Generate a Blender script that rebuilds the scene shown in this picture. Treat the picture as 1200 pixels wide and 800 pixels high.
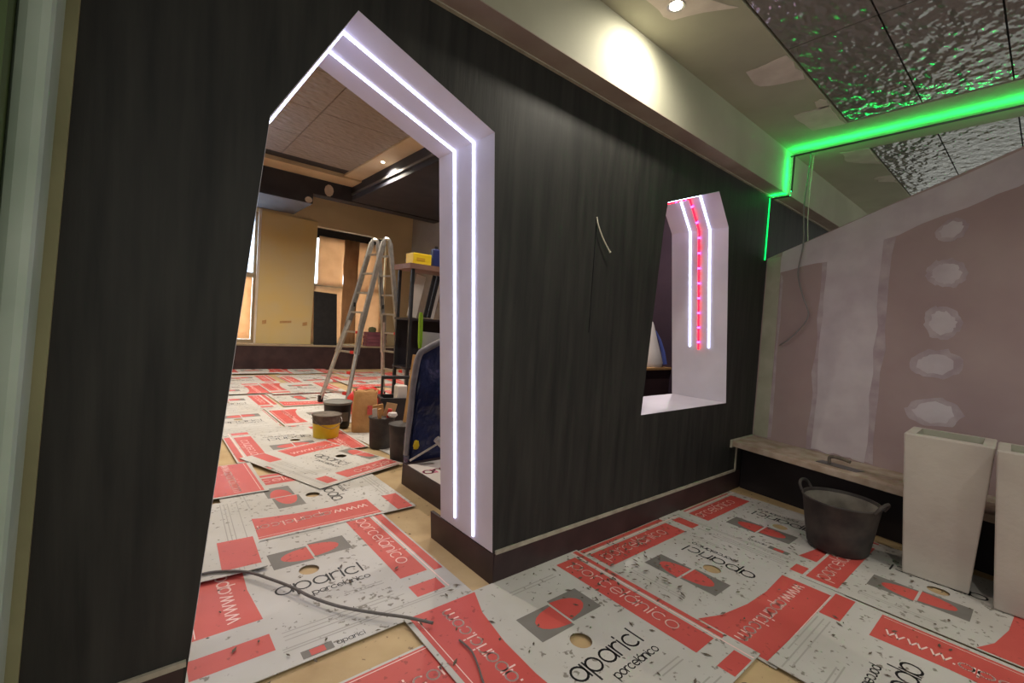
import bpy, bmesh, math, random
from mathutils import Vector, Matrix
from mathutils.geometry import tessellate_polygon

random.seed(7)
for o in list(bpy.data.objects):
    bpy.data.objects.remove(o)
scene = bpy.context.scene
COL = scene.collection
R = math.radians

# ---------------------------------------------------------------- camera, world, exposure
# World: X runs along the dark partition, Y goes through it to the far room, Z is up (metres)
cam_d = bpy.data.cameras.new('camera')
cam_d.sensor_width = 36.0
cam_d.lens = 530 / 1200 * 36.0
cam_d.clip_start = 0.02
cam = bpy.data.objects.new('camera', cam_d)
COL.objects.link(cam)
yaw, pitch, roll = R(40), R(2.0), R(3.7)
f = Vector((math.sin(yaw), math.cos(yaw), 0)); r = Vector((math.cos(yaw), -math.sin(yaw), 0)); u = Vector((0, 0, 1))
f2 = f * math.cos(pitch) - u * math.sin(pitch); u2 = u * math.cos(pitch) + f * math.sin(pitch)
r3 = r * math.cos(roll) + u2 * math.sin(roll); u3 = u2 * math.cos(roll) - r * math.sin(roll)
cam.matrix_world = Matrix(((r3.x, u3.x, -f2.x, 0), (r3.y, u3.y, -f2.y, 0), (r3.z, u3.z, -f2.z, 1.3), (0, 0, 0, 1)))
scene.camera = cam

world = bpy.data.worlds.new('world'); scene.world = world; world.use_nodes = True
world.node_tree.nodes['Background'].inputs[0].default_value = (0.95, 0.97, 0.88, 1)
world.node_tree.nodes['Background'].inputs[1].default_value = 0.68
scene.view_settings.view_transform = 'Standard'
scene.view_settings.look = 'None'
scene.view_settings.gamma = 1
scene.view_settings.use_curve_mapping = False
scene.view_settings.exposure = 0.0


def lamp(name, kind, loc, energy, color, rot=None, **kw):
    d = bpy.data.lights.new(name, kind); d.energy = energy; d.color = color
    for k, v in kw.items():
        setattr(d, k, v)
    o = bpy.data.objects.new(name, d); COL.objects.link(o); o.location = loc
    if rot: o.rotation_euler = rot
    return o

# daylight standing outside the two far windows
lamp('daylight', 'AREA', (3.95, 12.0, 2.0), 420, (0.9, 0.95, 1.0), (R(-90), 0, 0), shape='RECTANGLE', size=2.4, size_y=3.4)
lamp('daylight', 'AREA', (1.3, 12.0, 2.0), 420, (0.9, 0.95, 1.0), (R(-90), 0, 0), shape='RECTANGLE', size=2.2, size_y=3.4)

# ---------------------------------------------------------------- materials
def lin(c):
    return tuple(((v / 255) / 12.92 if v / 255 <= 0.04045 else ((v / 255 + 0.055) / 1.055) ** 2.4) for v in c) + (1,)

MATS = {}
def mat(name, c1, c2=None, rough=0.6, scale=8.0, stretch=(1, 1, 1), bump=0.0, bscale=None, metal=0.0, lo=0.35, hi=0.65,
        emit=None, estr=0.0, spec=0.4, speck=None, speck_scale=60.0, speck_t=0.62, spread=None, trans=0.0):
    """principled material with noise between two colours, optional bump and dirt specks, laid out in world space"""
    m = bpy.data.materials.new(name); m.use_nodes = True; MATS[name] = m
    nt = m.node_tree; N = nt.nodes; L = nt.links
    b = N['Principled BSDF']
    b.inputs['Roughness'].default_value = rough; b.inputs['Metallic'].default_value = metal
    b.inputs['Specular IOR Level'].default_value = spec
    b.inputs['Base Color'].default_value = lin(c1)
    if emit:
        b.inputs['Emission Color'].default_value = lin(emit); b.inputs['Emission Strength'].default_value = estr
    geo = N.new('ShaderNodeNewGeometry'); mp = N.new('ShaderNodeMapping')
    L.new(geo.outputs['Position'], mp.inputs[0]); mp.inputs['Scale'].default_value = stretch
    col = None
    if c2:
        n = N.new('ShaderNodeTexNoise'); n.inputs['Scale'].default_value = scale; n.inputs['Detail'].default_value = 6
        L.new(mp.outputs[0], n.inputs['Vector'])
        cr = N.new('ShaderNodeValToRGB'); cr.color_ramp.elements[0].position = lo; cr.color_ramp.elements[1].position = hi
        cr.color_ramp.elements[0].color = lin(c1); cr.color_ramp.elements[1].color = lin(c2)
        L.new(n.outputs['Fac'], cr.inputs[0]); col = cr.outputs[0]
    if speck:
        n = N.new('ShaderNodeTexNoise'); n.inputs['Scale'].default_value = speck_scale; n.inputs['Detail'].default_value = 3
        L.new(geo.outputs['Position'], n.inputs['Vector'])
        big = N.new('ShaderNodeTexNoise'); big.inputs['Scale'].default_value = 1.7; big.inputs['Detail'].default_value = 2
        L.new(geo.outputs['Position'], big.inputs['Vector'])
        ma = N.new('ShaderNodeMath'); ma.operation = 'MULTIPLY_ADD'; ma.inputs[1].default_value = 0.35
        L.new(big.outputs['Fac'], ma.inputs[0]); L.new(n.outputs['Fac'], ma.inputs[2])
        cr2 = N.new('ShaderNodeValToRGB'); cr2.color_ramp.elements[0].position = speck_t + 0.17; cr2.color_ramp.elements[1].position = speck_t + 0.23
        L.new(ma.outputs[0], cr2.inputs[0])
        mx = N.new('ShaderNodeMix'); mx.data_type = 'RGBA'
        L.new(cr2.outputs[0], mx.inputs[0])
        if col: L.new(col, mx.inputs[6])
        else: mx.inputs[6].default_value = lin(c1)
        mx.inputs[7].default_value = lin(speck); col = mx.outputs[2]
    if col: L.new(col, b.inputs['Base Color'])
    if bump:
        n = N.new('ShaderNodeTexNoise'); n.inputs['Scale'].default_value = bscale or scale; n.inputs['Detail'].default_value = 4
        L.new(mp.outputs[0], n.inputs['Vector'])
        bp = N.new('ShaderNodeBump'); bp.inputs['Strength'].default_value = bump; bp.inputs['Distance'].default_value = 0.02
        L.new(n.outputs['Fac'], bp.inputs['Height']); L.new(bp.outputs[0], b.inputs['Normal'])
    if trans:
        t = N.new('ShaderNodeBsdfTranslucent'); ms = N.new('ShaderNodeMixShader'); ms.inputs[0].default_value = trans
        if col: L.new(col, t.inputs[0])
        else: t.inputs[0].default_value = lin(c1)
        L.new(b.outputs[0], ms.inputs[1]); L.new(t.outputs[0], ms.inputs[2])
        L.new(ms.outputs[0], N['Material Output'].inputs[0])
    return m

def led(name, c, s):
    m = bpy.data.materials.new(name); m.use_nodes = True; nt = m.node_tree
    e = nt.nodes.new('ShaderNodeEmission'); e.inputs[0].default_value = lin(c); e.inputs[1].default_value = s
    nt.links.new(e.outputs[0], nt.nodes['Material Output'].inputs[0]); return m

def ripple_material(name, col, rough, scale, dist, ior=1.5):
    m = bpy.data.materials.new(name); m.use_nodes = True; nt = m.node_tree; N = nt.nodes; L = nt.links
    b = N['Principled BSDF']; b.inputs['Base Color'].default_value = lin(col); b.inputs['IOR'].default_value = ior
    b.inputs['Roughness'].default_value = rough
    geo = N.new('ShaderNodeNewGeometry'); mp = N.new('ShaderNodeMapping'); mp.inputs['Scale'].default_value = (1.0, 1.6, 1); mp.inputs['Rotation'].default_value = (0, 0, R(25))
    L.new(geo.outputs['Position'], mp.inputs[0])
    n = N.new('ShaderNodeTexNoise'); n.inputs['Scale'].default_value = scale; n.inputs['Detail'].default_value = 0.8; L.new(mp.outputs[0], n.inputs['Vector'])
    bp = N.new('ShaderNodeBump'); bp.inputs['Strength'].default_value = 1.0; bp.inputs['Distance'].default_value = dist
    L.new(n.outputs['Fac'], bp.inputs['Height']); L.new(bp.outputs[0], b.inputs['Normal'])
    return m

M_black = mat('black_render', (30, 30, 30), (57, 56, 53), 0.6, 2.2, (10, 10, 0.9), 0.06, 5.0, spec=0.3, lo=0.28, hi=0.95)
M_ripple = ripple_material('rippled_metal', (118, 114, 112), 0.12, 14, 0.020, 1.75)
M_dull = ripple_material('dull_rippled_metal', (140, 130, 122), 0.5, 9, 0.03)
M_floor = mat('kraft_floor', (176, 148, 108), (196, 170, 128), 0.8, 3.0, bump=0.1, bscale=20, speck=(120, 100, 76), speck_scale=28, speck_t=0.68)
M_maroon = mat('maroon_tile', (46, 32, 34), (62, 45, 46), 0.45, 5.0)
M_trim = mat('grey_trim', (150, 142, 128), (175, 168, 152), 0.6, 14.0)
M_white = mat('white_lining', (194, 190, 200), (204, 200, 210), 0.55, 3.0)
M_sill = mat('white_sill', (205, 198, 200), (222, 216, 216), 0.5, 6.0)
M_soffit = mat('soffit_grey', (156, 154, 136), (168, 166, 148), 0.8, 2.0)
M_lip = mat('soffit_lip', (146, 128, 120), (160, 146, 134), 0.8, 4.0)
M_patch = mat('filler_white', (190, 178, 170), (205, 194, 186), 0.9, 9.0)
M_board = mat('pink_gypsum', (160, 138, 138), (170, 150, 148), 0.85, 2.2)
M_joint = mat('joint_compound', (186, 174, 180), (200, 190, 194), 0.85, 5.0)
M_joint2 = mat('joint_compound_thin', (164, 146, 152), (184, 170, 174), 0.85, 9.0)
M_bead = mat('corner_bead', (158, 156, 138), (176, 172, 156), 0.7, 5.0)
M_darkbase = mat('dark_base', (26, 22, 26), (38, 32, 36), 0.5, 4.0)
M_ledge = mat('dusty_ledge', (150, 130, 112), (176, 160, 146), 0.8, 9.0)
M_pale = mat('green_lit_white', (150, 166, 152), (170, 184, 172), 0.5, 3.0)  # white column, with the green light on it put into the colour
M_olive = mat('olive_plaster', (134, 132, 100), (148, 146, 112), 0.8, 4.0)
M_green = mat('dark_green_paint', (64, 80, 44), (76, 92, 54), 0.7, 2.0)
M_yellow = mat('yellow_wall', (170, 142, 86), (186, 156, 98), 0.8, 2.0)
M_yboard = mat('yellow_board', (202, 182, 136), (212, 182, 110), 0.75, 1.1, lo=0.45, hi=0.75)
M_brownwall = mat('brown_wall', (194, 176, 140), (204, 186, 150), 0.85, 1.5)
M_greywall = mat('grey_wall', (140, 136, 132), (150, 146, 142), 0.8, 2.0)
M_plum = mat('plum_wall', (52, 38, 52), (64, 48, 62), 0.8, 2.0)
M_cream = mat('cream_ceiling', (196, 176, 146), (208, 190, 160), 0.8, 2.0)
M_blackceil = mat('black_soffit', (40, 40, 48), (52, 52, 60), 0.6, 3.0)
M_duct = mat('grey_soffit', (82, 82, 84), (92, 92, 92), 0.7, 3.0)
M_peach = mat('kraft_paper', (224, 192, 156), (234, 204, 170), 0.8, 4.0, bump=0.3, bscale=3.0, trans=0.35)
M_brownpaper = mat('brown_paper', (160, 122, 86), (176, 136, 98), 0.8, 4.0, bump=0.4, bscale=4.0, trans=0.12)
M_frame = mat('window_frame', (150, 134, 110), (160, 146, 122), 0.6, 5.0)
M_alu = mat('aluminium', (176, 174, 170), (196, 194, 190), 0.35, 20.0, metal=0.85)
M_alu2 = mat('aluminium_dark', (120, 118, 116), None, 0.4, metal=0.8)
M_redplastic = mat('red_plastic', (196, 46, 40), None, 0.45)
M_blackplastic = mat('black_plastic', (26, 26, 28), (36, 36, 38), 0.5, 12.0)
M_rubber = mat('black_rubber', (44, 40, 40), (66, 60, 56), 0.65, 9.0, bump=0.15, bscale=14)
M_rubberdust = mat('dusty_rubber', (104, 98, 90), (134, 128, 118), 0.85, 9.0)
M_planter = mat('stone_planter', (168, 158, 150), (184, 176, 166), 0.7, 3.0, bump=0.08, bscale=40)
M_planterin = mat('planter_inside', (148, 146, 130), (160, 158, 142), 0.85, 5.0)
M_card = mat('white_card', (182, 178, 170), (196, 193, 187), 0.6, 2.0, speck=(128, 122, 112), speck_scale=34, speck_t=0.635)
M_cardback = mat('brown_card', (182, 150, 108), (194, 164, 122), 0.8, 6.0)
M_red = mat('red_print', (192, 78, 71), (200, 86, 78), 0.55, 4.0, speck=(160, 66, 58), speck_scale=34, speck_t=0.65)
M_greyp = mat('grey_print', (112, 108, 102), (122, 118, 112), 0.6, 6.0)
M_ink = mat('dark_ink', (44, 42, 44), None, 0.6)
M_fine = mat('fine_print', (164, 160, 153), None, 0.7)
M_pinkink = mat('pale_lettering', (238, 204, 196), None, 0.6)
M_cable = mat('cable_grey', (88, 84, 80), (104, 98, 94), 0.55, 30.0)
M_wire = mat('white_wire', (214, 208, 190), None, 0.5)
M_navy = mat('navy_plastic', (34, 40, 72), (52, 58, 92), 0.22, 6.0, bump=1.0, bscale=7.0)
M_foam = mat('grey_foam', (122, 118, 122), (140, 136, 138), 0.8, 12.0)
M_wood = mat('wood_lath', (168, 126, 78), (186, 146, 96), 0.7, 10.0)
M_sack = mat('kraft_sack', (170, 126, 76), (190, 146, 94), 0.75, 6.0, bump=0.9, bscale=9.0)
M_cement = mat('dried_cement', (92, 84, 76), (116, 106, 94), 0.9, 18.0, bump=0.3, bscale=24)
M_yplastic = mat('yellow_plastic', (216, 184, 26), (222, 192, 44), 0.4, 6.0)
M_lid = mat('grey_lid', (112, 112, 108), (128, 128, 122), 0.5, 9.0)
M_lime = mat('lime_handle', (150, 196, 40), None, 0.45)
M_paper = mat('white_paper', (206, 196, 184), (214, 206, 196), 0.8, 4.0)
M_blue = mat('blue_plastic', (40, 48, 96), None, 0.4)
M_magenta = mat('magenta_ink', (214, 92, 130), None, 0.6)
M_chip = mat('dirt_chip', (86, 76, 66), (110, 98, 84), 0.9, 40.0)
M_cloth = mat('white_cloth', (196, 190, 186), None, 0.9)
M_bluewhite = mat('sack_blue', (70, 84, 150), None, 0.6)
L_white = led('white_led', (210, 214, 255), 9.0)
L_red = led('red_led', (255, 22, 46), 5.0)
L_violet = led('violet_led', (190, 90, 255), 5.0)
L_green = led('green_led', (0, 255, 96), 130.0)
L_spot = led('lamp_glow', (255, 246, 224), 30.0)

# ---------------------------------------------------------------- mesh helpers
class MB:
    def __init__(s): s.v = []; s.f = []; s.mi = []
    def add(s, v, f, mi=0):
        k = len(s.v); s.v += [tuple(p) for p in v]; s.f += [tuple(i + k for i in q) for q in f]; s.mi += [mi] * len(f); return s
    def box(s, a, b, mi=0):
        x0, y0, z0 = a; x1, y1, z1 = b
        v = [(x0, y0, z0), (x1, y0, z0), (x1, y1, z0), (x0, y1, z0), (x0, y0, z1), (x1, y0, z1), (x1, y1, z1), (x0, y1, z1)]
        return s.add(v, [(3, 2, 1, 0), (4, 5, 6, 7), (0, 1, 5, 4), (1, 2, 6, 5), (2, 3, 7, 6), (3, 0, 4, 7)], mi)
    def bar(s, p, q, w, h, up=(0, 0, 1), mi=0):
        p = Vector(p); q = Vector(q); d = (q - p).normalized(); up = Vector(up)
        if abs(d.dot(up)) > .98: up = Vector((0, 1, 0))
        a = d.cross(up).normalized() * (w / 2); b = a.cross(d).normalized() * (h / 2)
        v = [p - a - b, p + a - b, p + a + b, p - a + b, q - a - b, q + a - b, q + a + b, q - a + b]
        return s.add(v, [(3, 2, 1, 0), (4, 5, 6, 7), (0, 1, 5, 4), (1, 2, 6, 5), (2, 3, 7, 6), (3, 0, 4, 7)], mi)
    def tube(s, pts, rad, n=8, mi=0, caps=True):
        pts = [Vector(p) for p in pts]; k0 = len(s.v); ref = None
        rads = rad if isinstance(rad, (list, tuple)) else [rad] * len(pts)
        for i, p in enumerate(pts):
            d = (pts[min(i + 1, len(pts) - 1)] - pts[max(i - 1, 0)]).normalized()
            if ref is None: ref = Vector((0, 0, 1)) if abs(d.z) < .9 else Vector((1, 0, 0))
            a = d.cross(ref).normalized(); b = a.cross(d).normalized(); ref = b
            for j in range(n):
                t = 2 * math.pi * j / n; s.v.append(tuple(p + (a * math.cos(t) + b * math.sin(t)) * rads[i]))
        for i in range(len(pts) - 1):
            for j in range(n):
                s.f.append((k0 + i * n + j, k0 + i * n + (j + 1) % n, k0 + (i + 1) * n + (j + 1) % n, k0 + (i + 1) * n + j)); s.mi.append(mi)
        if caps:
            s.f.append(tuple(k0 + j for j in reversed(range(n)))); s.f.append(tuple(k0 + (len(pts) - 1) * n + j for j in range(n))); s.mi += [mi, mi]
        return s
    def lathe(s, prof, n=32, c=(0, 0, 0), mi=0, sy=1.0):
        k0 = len(s.v)
        for rr, z in prof:
            for j in range(n):
                t = 2 * math.pi * j / n; s.v.append((c[0] + rr * math.cos(t), c[1] + rr * sy * math.sin(t), c[2] + z))
        for i in range(len(prof) - 1):
            for j in range(n):
                s.f.append((k0 + i * n + j, k0 + i * n + (j + 1) % n, k0 + (i + 1) * n + (j + 1) % n, k0 + (i + 1) * n + j)); s.mi.append(mi)
        if prof[0][0] > 1e-6: s.f.append(tuple(k0 + j for j in reversed(range(n)))); s.mi.append(mi)
        if prof[-1][0] > 1e-6: s.f.append(tuple(k0 + (len(prof) - 1) * n + j for j in range(n))); s.mi.append(mi)
        return s
    def prism(s, outer, holes, fn, d0, d1, mi=0, sides=True):
        """polygon with holes in 2-D, fn(a, b, d) -> 3-D point, from depth d0 to d1"""
        loops = [list(outer)] + [list(h) for h in holes]
        flat = [p for l in loops for p in l]
        tris = tessellate_polygon([[Vector((p[0], p[1], 0)) for p in l] for l in loops])
        k0 = len(s.v); n = len(flat)
        s.v += [tuple(fn(p[0], p[1], d0)) for p in flat] + [tuple(fn(p[0], p[1], d1)) for p in flat]
        for t in tris:
            s.f.append(tuple(k0 + i for i in t)); s.f.append(tuple(k0 + n + i for i in reversed(t))); s.mi += [mi, mi]
        if sides:
            o = 0
            for l in loops:
                m = len(l)
                for i in range(m):
                    j = (i + 1) % m
                    s.f.append((k0 + o + i, k0 + o + j, k0 + n + o + j, k0 + n + o + i)); s.mi.append(mi)
                o += m
        return s
    def mesh(s, name, mats):
        me = bpy.data.meshes.new(name); me.from_pydata(s.v, [], s.f)
        for m in (mats if isinstance(mats, (list, tuple)) else [mats]): me.materials.append(m)
        me.polygons.foreach_set('material_index', s.mi)
        bm = bmesh.new(); bm.from_mesh(me); bmesh.ops.recalc_face_normals(bm, faces=bm.faces); bm.to_mesh(me); bm.free()
        return me
    def build(s, name, mats, parent=None, smooth=False, bevel=0):
        o = bpy.data.objects.new(name, s.mesh(name, mats)); COL.objects.link(o)
        if parent: o.parent = parent
        if smooth: shade(o.data)
        if bevel:
            b = o.modifiers.new('bevel', 'BEVEL'); b.width = bevel; b.segments = 2; b.limit_method = 'ANGLE'
        return o

def shade(me, ang=40):
    me.polygons.foreach_set('use_smooth', [True] * len(me.polygons))
    try: me.set_sharp_from_angle(angle=R(ang))
    except Exception: pass

def thing(name, label, cat, loc=(0, 0, 0), rotz=0, group=None):
    o = bpy.data.objects.new(name, None); COL.objects.link(o); o.location = loc; o.rotation_euler = (0, 0, rotz)
    o.empty_display_size = 0.1
    return tag(o, label, cat, group)
def tag(o, label=None, cat=None, group=None, kind=None):
    if label: o['label'] = label
    if cat: o['category'] = cat
    if group: o['group'] = group
    if kind: o['kind'] = kind
    return o
def struct(o, label=None, cat=None): return tag(o, label, cat, kind='structure')
XZ = lambda a, b, d: (a, d, b)       # polygon drawn on a wall that runs along X
XY = lambda a, b, d: (a, b, d)       # polygon drawn on the floor or ceiling

# ---------------------------------------------------------------- room shell
WY, WB = 1.708, 2.2                  # front and back face of the dark partition
ARCH = [(1.408, 0.0), (1.25, 2.181), (0.60, 2.414), (0.328, 1.94), (0.150, 0.0)]
WIN = [(2.583, 0.765), (3.80, 0.772), (3.596, 2.19), (3.398, 2.425), (2.713, 2.19), (2.69, 2.06)]
struct(MB().box((-2.2, -2.6, -0.05), (9.5, 11.2, 0.0)).build('floor', M_floor), 'tan kraft covered floor under the cardboard sheets', 'floor')
outer = [(-0.30, 0), ARCH[4], ARCH[3], ARCH[2], ARCH[1], ARCH[0], (9.4, 0), (9.4, 4.05), (-0.30, 4.05)]
struct(MB().prism(outer, [WIN], XZ, WY, WB).build('wall_middle', M_black), 'black rendered partition wall with the arch and the niche window', 'wall')

def lining(poly, closed, name, extra=0.0):
    """white lining boards of an opening, 6 mm thick, one board for each side"""
    root = bpy.data.objects.new(name, None); COL.objects.link(root)
    cx = sum(p[0] for p in poly) / len(poly); cz = sum(p[1] for p in poly) / len(poly)
    n = len(poly)
    for i in range(n if closed else n - 1):
        a = Vector((poly[i][0], 0, poly[i][1])); b = Vector((poly[(i + 1) % n][0], 0, poly[(i + 1) % n][1]))
        d = (b - a).normalized(); nn = Vector((-d.z, 0, d.x))
        if nn.dot(Vector((cx, 0, cz)) - a) < 0: nn = -nn
        t = 0.0015
        q = [a, b, b + nn * t, a + nn * t]
        MB().add([(p.x, WY + 0.001, p.z) for p in q] + [(p.x, WB + 0.002, p.z) for p in q],
                 [(0, 1, 2, 3), (7, 6, 5, 4), (0, 4, 5, 1), (1, 5, 6, 2), (2, 6, 7, 3), (3, 7, 4, 0)]).build('lining_board', M_white, root)
    return root
struct(lining([(1.408 - 0.0725 * 0.17, 0.17)] + ARCH[1:4] + [(0.150 + 0.092 * 0.17, 0.17)], False, 'trim_1'), 'white lining of the pointed doorway', 'trim')
struct(lining(WIN, True, 'trim_2'), 'white lining of the niche window', 'trim')

# baseboards with their grey trim line
b1 = MB().box((1.404, WY - 0.008, 0), (4.16, WY, 0.160)).build('baseboard_front', M_maroon)
MB().box((1.41, WY - 0.012, 0.160), (4.05, WY, 0.178)).build('trim_strip', M_trim, b1)
MB().bar((4.05, WY - 0.008, 0.168), (4.05, WY - 0.008, 0.42), 0.012, 0.012).build('trim_strip', M_trim, b1)
MB().add([(1.404, WY - .008, 0), (1.404, 2.31, 0), (1.390, 2.31, .165), (1.392, WY - .008, .165), (1.43, WY, 0), (1.43, 2.31, 0), (1.41, 2.31, .165), (1.41, WY, .165)],
         [(0, 1, 2, 3), (7, 6, 5, 4), (0, 4, 5, 1), (1, 5, 6, 2), (2, 6, 7, 3), (3, 7, 4, 0)]).build('return_board', M_maroon, b1)
struct(b1, 'maroon baseboard below the dark wall right of the doorway', 'baseboard')
b2 = MB().box((-0.28, WY - 0.008, 0), (0.152, WY, 0.150)).build('baseboard_left', M_maroon)
MB().box((-0.28, WY - 0.012, 0.150), (0.158, WY, 0.168)).build('trim_strip', M_trim, b2)
struct(b2, 'maroon baseboard below the dark wall left of the doorway', 'baseboard')

# pilaster at the very left of the dark wall; its edge leans a little
def lean(x, z): return x + (z - 2.086) * 0.0439
def leaning(x0, x1, y0, y1, z0=0.0, z1=2.96):
    return MB().add([(lean(x0, z0), y0, z0), (lean(x1, z0), y0, z0), (lean(x1, z0), y1, z0), (lean(x0, z0), y1, z0),
                     (lean(x0, z1), y0, z1), (lean(x1, z1), y0, z1), (lean(x1, z1), y1, z1), (lean(x0, z1), y1, z1)],
                    [(3, 2, 1, 0), (4, 5, 6, 7), (0, 1, 5, 4), (1, 2, 6, 5), (2, 3, 7, 6), (3, 0, 4, 7)])
pl = leaning(-0.40, -0.129, 1.69, WY - 0.001).build('wall_left', M_olive)
leaning(-0.2135, -0.152, 1.52, 1.69).build('pilaster', M_pale, pl, bevel=0.02)
leaning(-0.50, -0.2135, 1.46, 1.69).build('green_wall_strip', M_green, pl)
struct(pl, 'olive plaster wall end with pale pilaster beside the dark wall', 'wall')

# bulkhead, soffit and ceiling of the front room
CZ = 2.96
struct(MB().box((-0.9, 1.574, 2.6), (9.4, WY - 0.001, CZ + .1)).build('trim_3', M_soffit), 'grey plaster bulkhead running along the top of the dark wall', 'bulkhead')
lipo = bpy.data.objects['trim_3']
MB().box((-0.9, 1.570, 2.596), (9.4, WY - 0.02, 2.6)).build('underside', M_lip, lipo)
MB().box((-0.9, WY - 0.02, 2.590), (9.4, WY - 0.001, 2.6)).build('edge_bead', M_trim, lipo)
ce = MB().box((-0.9, 1.09, CZ), (9.4, 1.574, CZ + 0.1)).build('ceiling', M_soffit)
struct(ce, 'grey ceiling with filler patches and rippled metal panels', 'ceiling')
MB().box((-0.9, -2.2, CZ + 0.03), (9.4, 1.09, CZ + 0.1)).build('ceiling_backing', M_blackceil, ce)
panel = MB().box((0, 0, 0), (1.192, 0.404, 0.012)).mesh('ceiling_panel', M_ripple)
MB().box((4.02, -2.2, CZ), (4.64, 1.09, CZ + 0.03)).build('matte_band', M_soffit, ce)
for j in range(8):
    for i in range(8):
        o = bpy.data.objects.new('ceiling_panel', panel); COL.objects.link(o); o.parent = ce
        o.location = (-0.79 + i * 1.2 if i < 4 else 4.65 + (i - 4) * 1.2, 1.085 - (j + 1) * 0.412, CZ + 0.004)

def rough_poly(pts, n=4, amp=0.012):
    out = []
    for i in range(len(pts)):
        a = Vector(pts[i]); b = Vector(pts[(i + 1) % len(pts)])
        for k in range(n):
            p = a.lerp(b, k / n); out.append((p.x + random.uniform(-amp, amp), p.y + random.uniform(-amp, amp)))
    return out
for pts in ([(2.866, 1.339), (2.859, 1.102), (3.177, 1.098), (3.094, 1.344)], [(3.649, 1.335), (3.638, 1.107), (4.013, 1.104), (4.004, 1.301)],
            [(3.52, 1.16), (3.52, 1.10), (3.66, 1.10), (3.66, 1.16)], [(4.599, 1.273), (4.641, 1.095), (5.098, 1.095), (4.854, 1.296)],
            [(5.474, 1.227), (5.484, 1.095), (5.75, 1.095), (5.623, 1.214)], [(1.80, 1.28), (2.02, 1.22), (2.28, 1.12), (2.12, 1.40), (1.9, 1.42)]):
    MB().prism(rough_poly(pts), [], XY, CZ - 0.003, CZ + 0.001).build('filler_patch', M_patch, ce)

# ---------------------------------------------------------------- plasterboard wall with sloping top on its dark bench base
U = Vector((-0.168, -0.986, 0)); NR = Vector((-0.986, 0.168, 0))       # along the wall towards the camera, out of the wall
P0 = Vector((4.372, WY - 0.002, 0))
RW = lambda s, z, d: tuple(P0 + U * s + NR * d + Vector((0, 0, z)))
wr = MB().prism([(0, 0), (3.0, 0), (3.0, 3.10), (1.537, 2.59), (0, 2.05)], [], RW, -0.10, 0.0).build('wall_right', M_board)
struct(wr, 'pink grey plasterboard wall with sloping top and filler stripes', 'wall')
def blob(q):
    out = []
    for i in range(len(q)):
        a = Vector(q[i - 1]); b_ = Vector(q[i]); c = Vector(q[(i + 1) % len(q)])
        out += [tuple(b_.lerp(a, .3)), tuple(b_ * .7 + a * .15 + c * .15), tuple(b_.lerp(c, .3))]
    return out
def onwall(pts, m, d=0.0015, name='filler_patch', rough=0.01, n=4):
    MB().prism(rough_poly(pts, n, rough), [], RW, -0.001, d).build(name, m, wr)
onwall([(0.012, 0.45), (0.14, 0.45), (0.13, 2.06), (0.012, 2.04)], M_bead, 0.004, 'corner_bead', 0.002)
onwall([(0.14, 0.46), (0.17, 0.46), (0.16, 1.85), (0.14, 1.9)], M_joint2, 0.0025, rough=0.006, n=8)
onwall([(0.51, 0.45), (0.88, 0.45), (0.87, 2.12), (0.50, 2.02)], M_joint, 0.003, rough=0.012, n=10)
onwall([(0.47, 0.45), (0.93, 0.45), (0.93, 2.14), (0.46, 1.98)], M_joint2, 0.0018, rough=0.014, n=10)
onwall([(0.13, 1.91), (0.50, 1.99), (0.84, 2.10), (1.30, 2.27), (1.60, 2.38), (2.4, 2.68), (2.4, 2.88), (1.537, 2.58), (0.13, 2.085)], M_joint, 0.002, 'top_band', 0.012)
def sy(y): return (WY - y) / 0.986
for q in ([(0.59, 2.078), (0.508, 2.212), (0.40, 2.17), (0.443, 2.046)], [(0.611, 1.844), (0.516, 1.947), (0.388, 1.875), (0.413, 1.747), (0.529, 1.752)],
          [(0.589, 1.543), (0.502, 1.629), (0.398, 1.546), (0.399, 1.439), (0.53, 1.383)], [(0.627, 1.135), (0.61, 1.302), (0.391, 1.321), (0.378, 1.144)],
          [(0.653, 0.939), (0.404, 1.02), (0.331, 0.844), (0.572, 0.789)]):
    q = [(sy(a), z) for a, z in q]
    cx = sum(p[0] for p in q) / len(q); cz = sum(p[1] for p in q) / len(q)
    onwall([(cx + (p[0] - cx) * .78, cz + (p[1] - cz) * .78) for p in blob(q)], M_joint, 0.003, rough=0.006, n=2)
    onwall([(cx + (p[0] - cx) * 1.12, cz + (p[1] - cz) * 1.12) for p in blob(q)], M_joint2, 0.0018, rough=0.008, n=2)
bench = MB().prism([(4.16, 1.695), (4.012, 0.557), (3.80, -1.2), (4.3, -1.2), (4.5, 1.695)], [], XY, 0, 0.395).build('trim_4', M_darkbase)
struct(bench, 'dark base with dusty ledge below the plasterboard wall', 'ledge')
MB().prism([(3.945, 1.70), (3.70, 0.565), (3.35, -1.2), (4.2, -1.2), (4.40, 1.70)], [], XY, 0.395, 0.44).build('ledge_slab', M_ledge, bench, bevel=0.004)
MB().prism([(3.930, 1.7055), (4.36, 1.7055), (4.36, 1.69), (3.93, 1.69)], [], XY, 0.385, 0.45).build('trim_strip', M_trim, bench)

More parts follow.
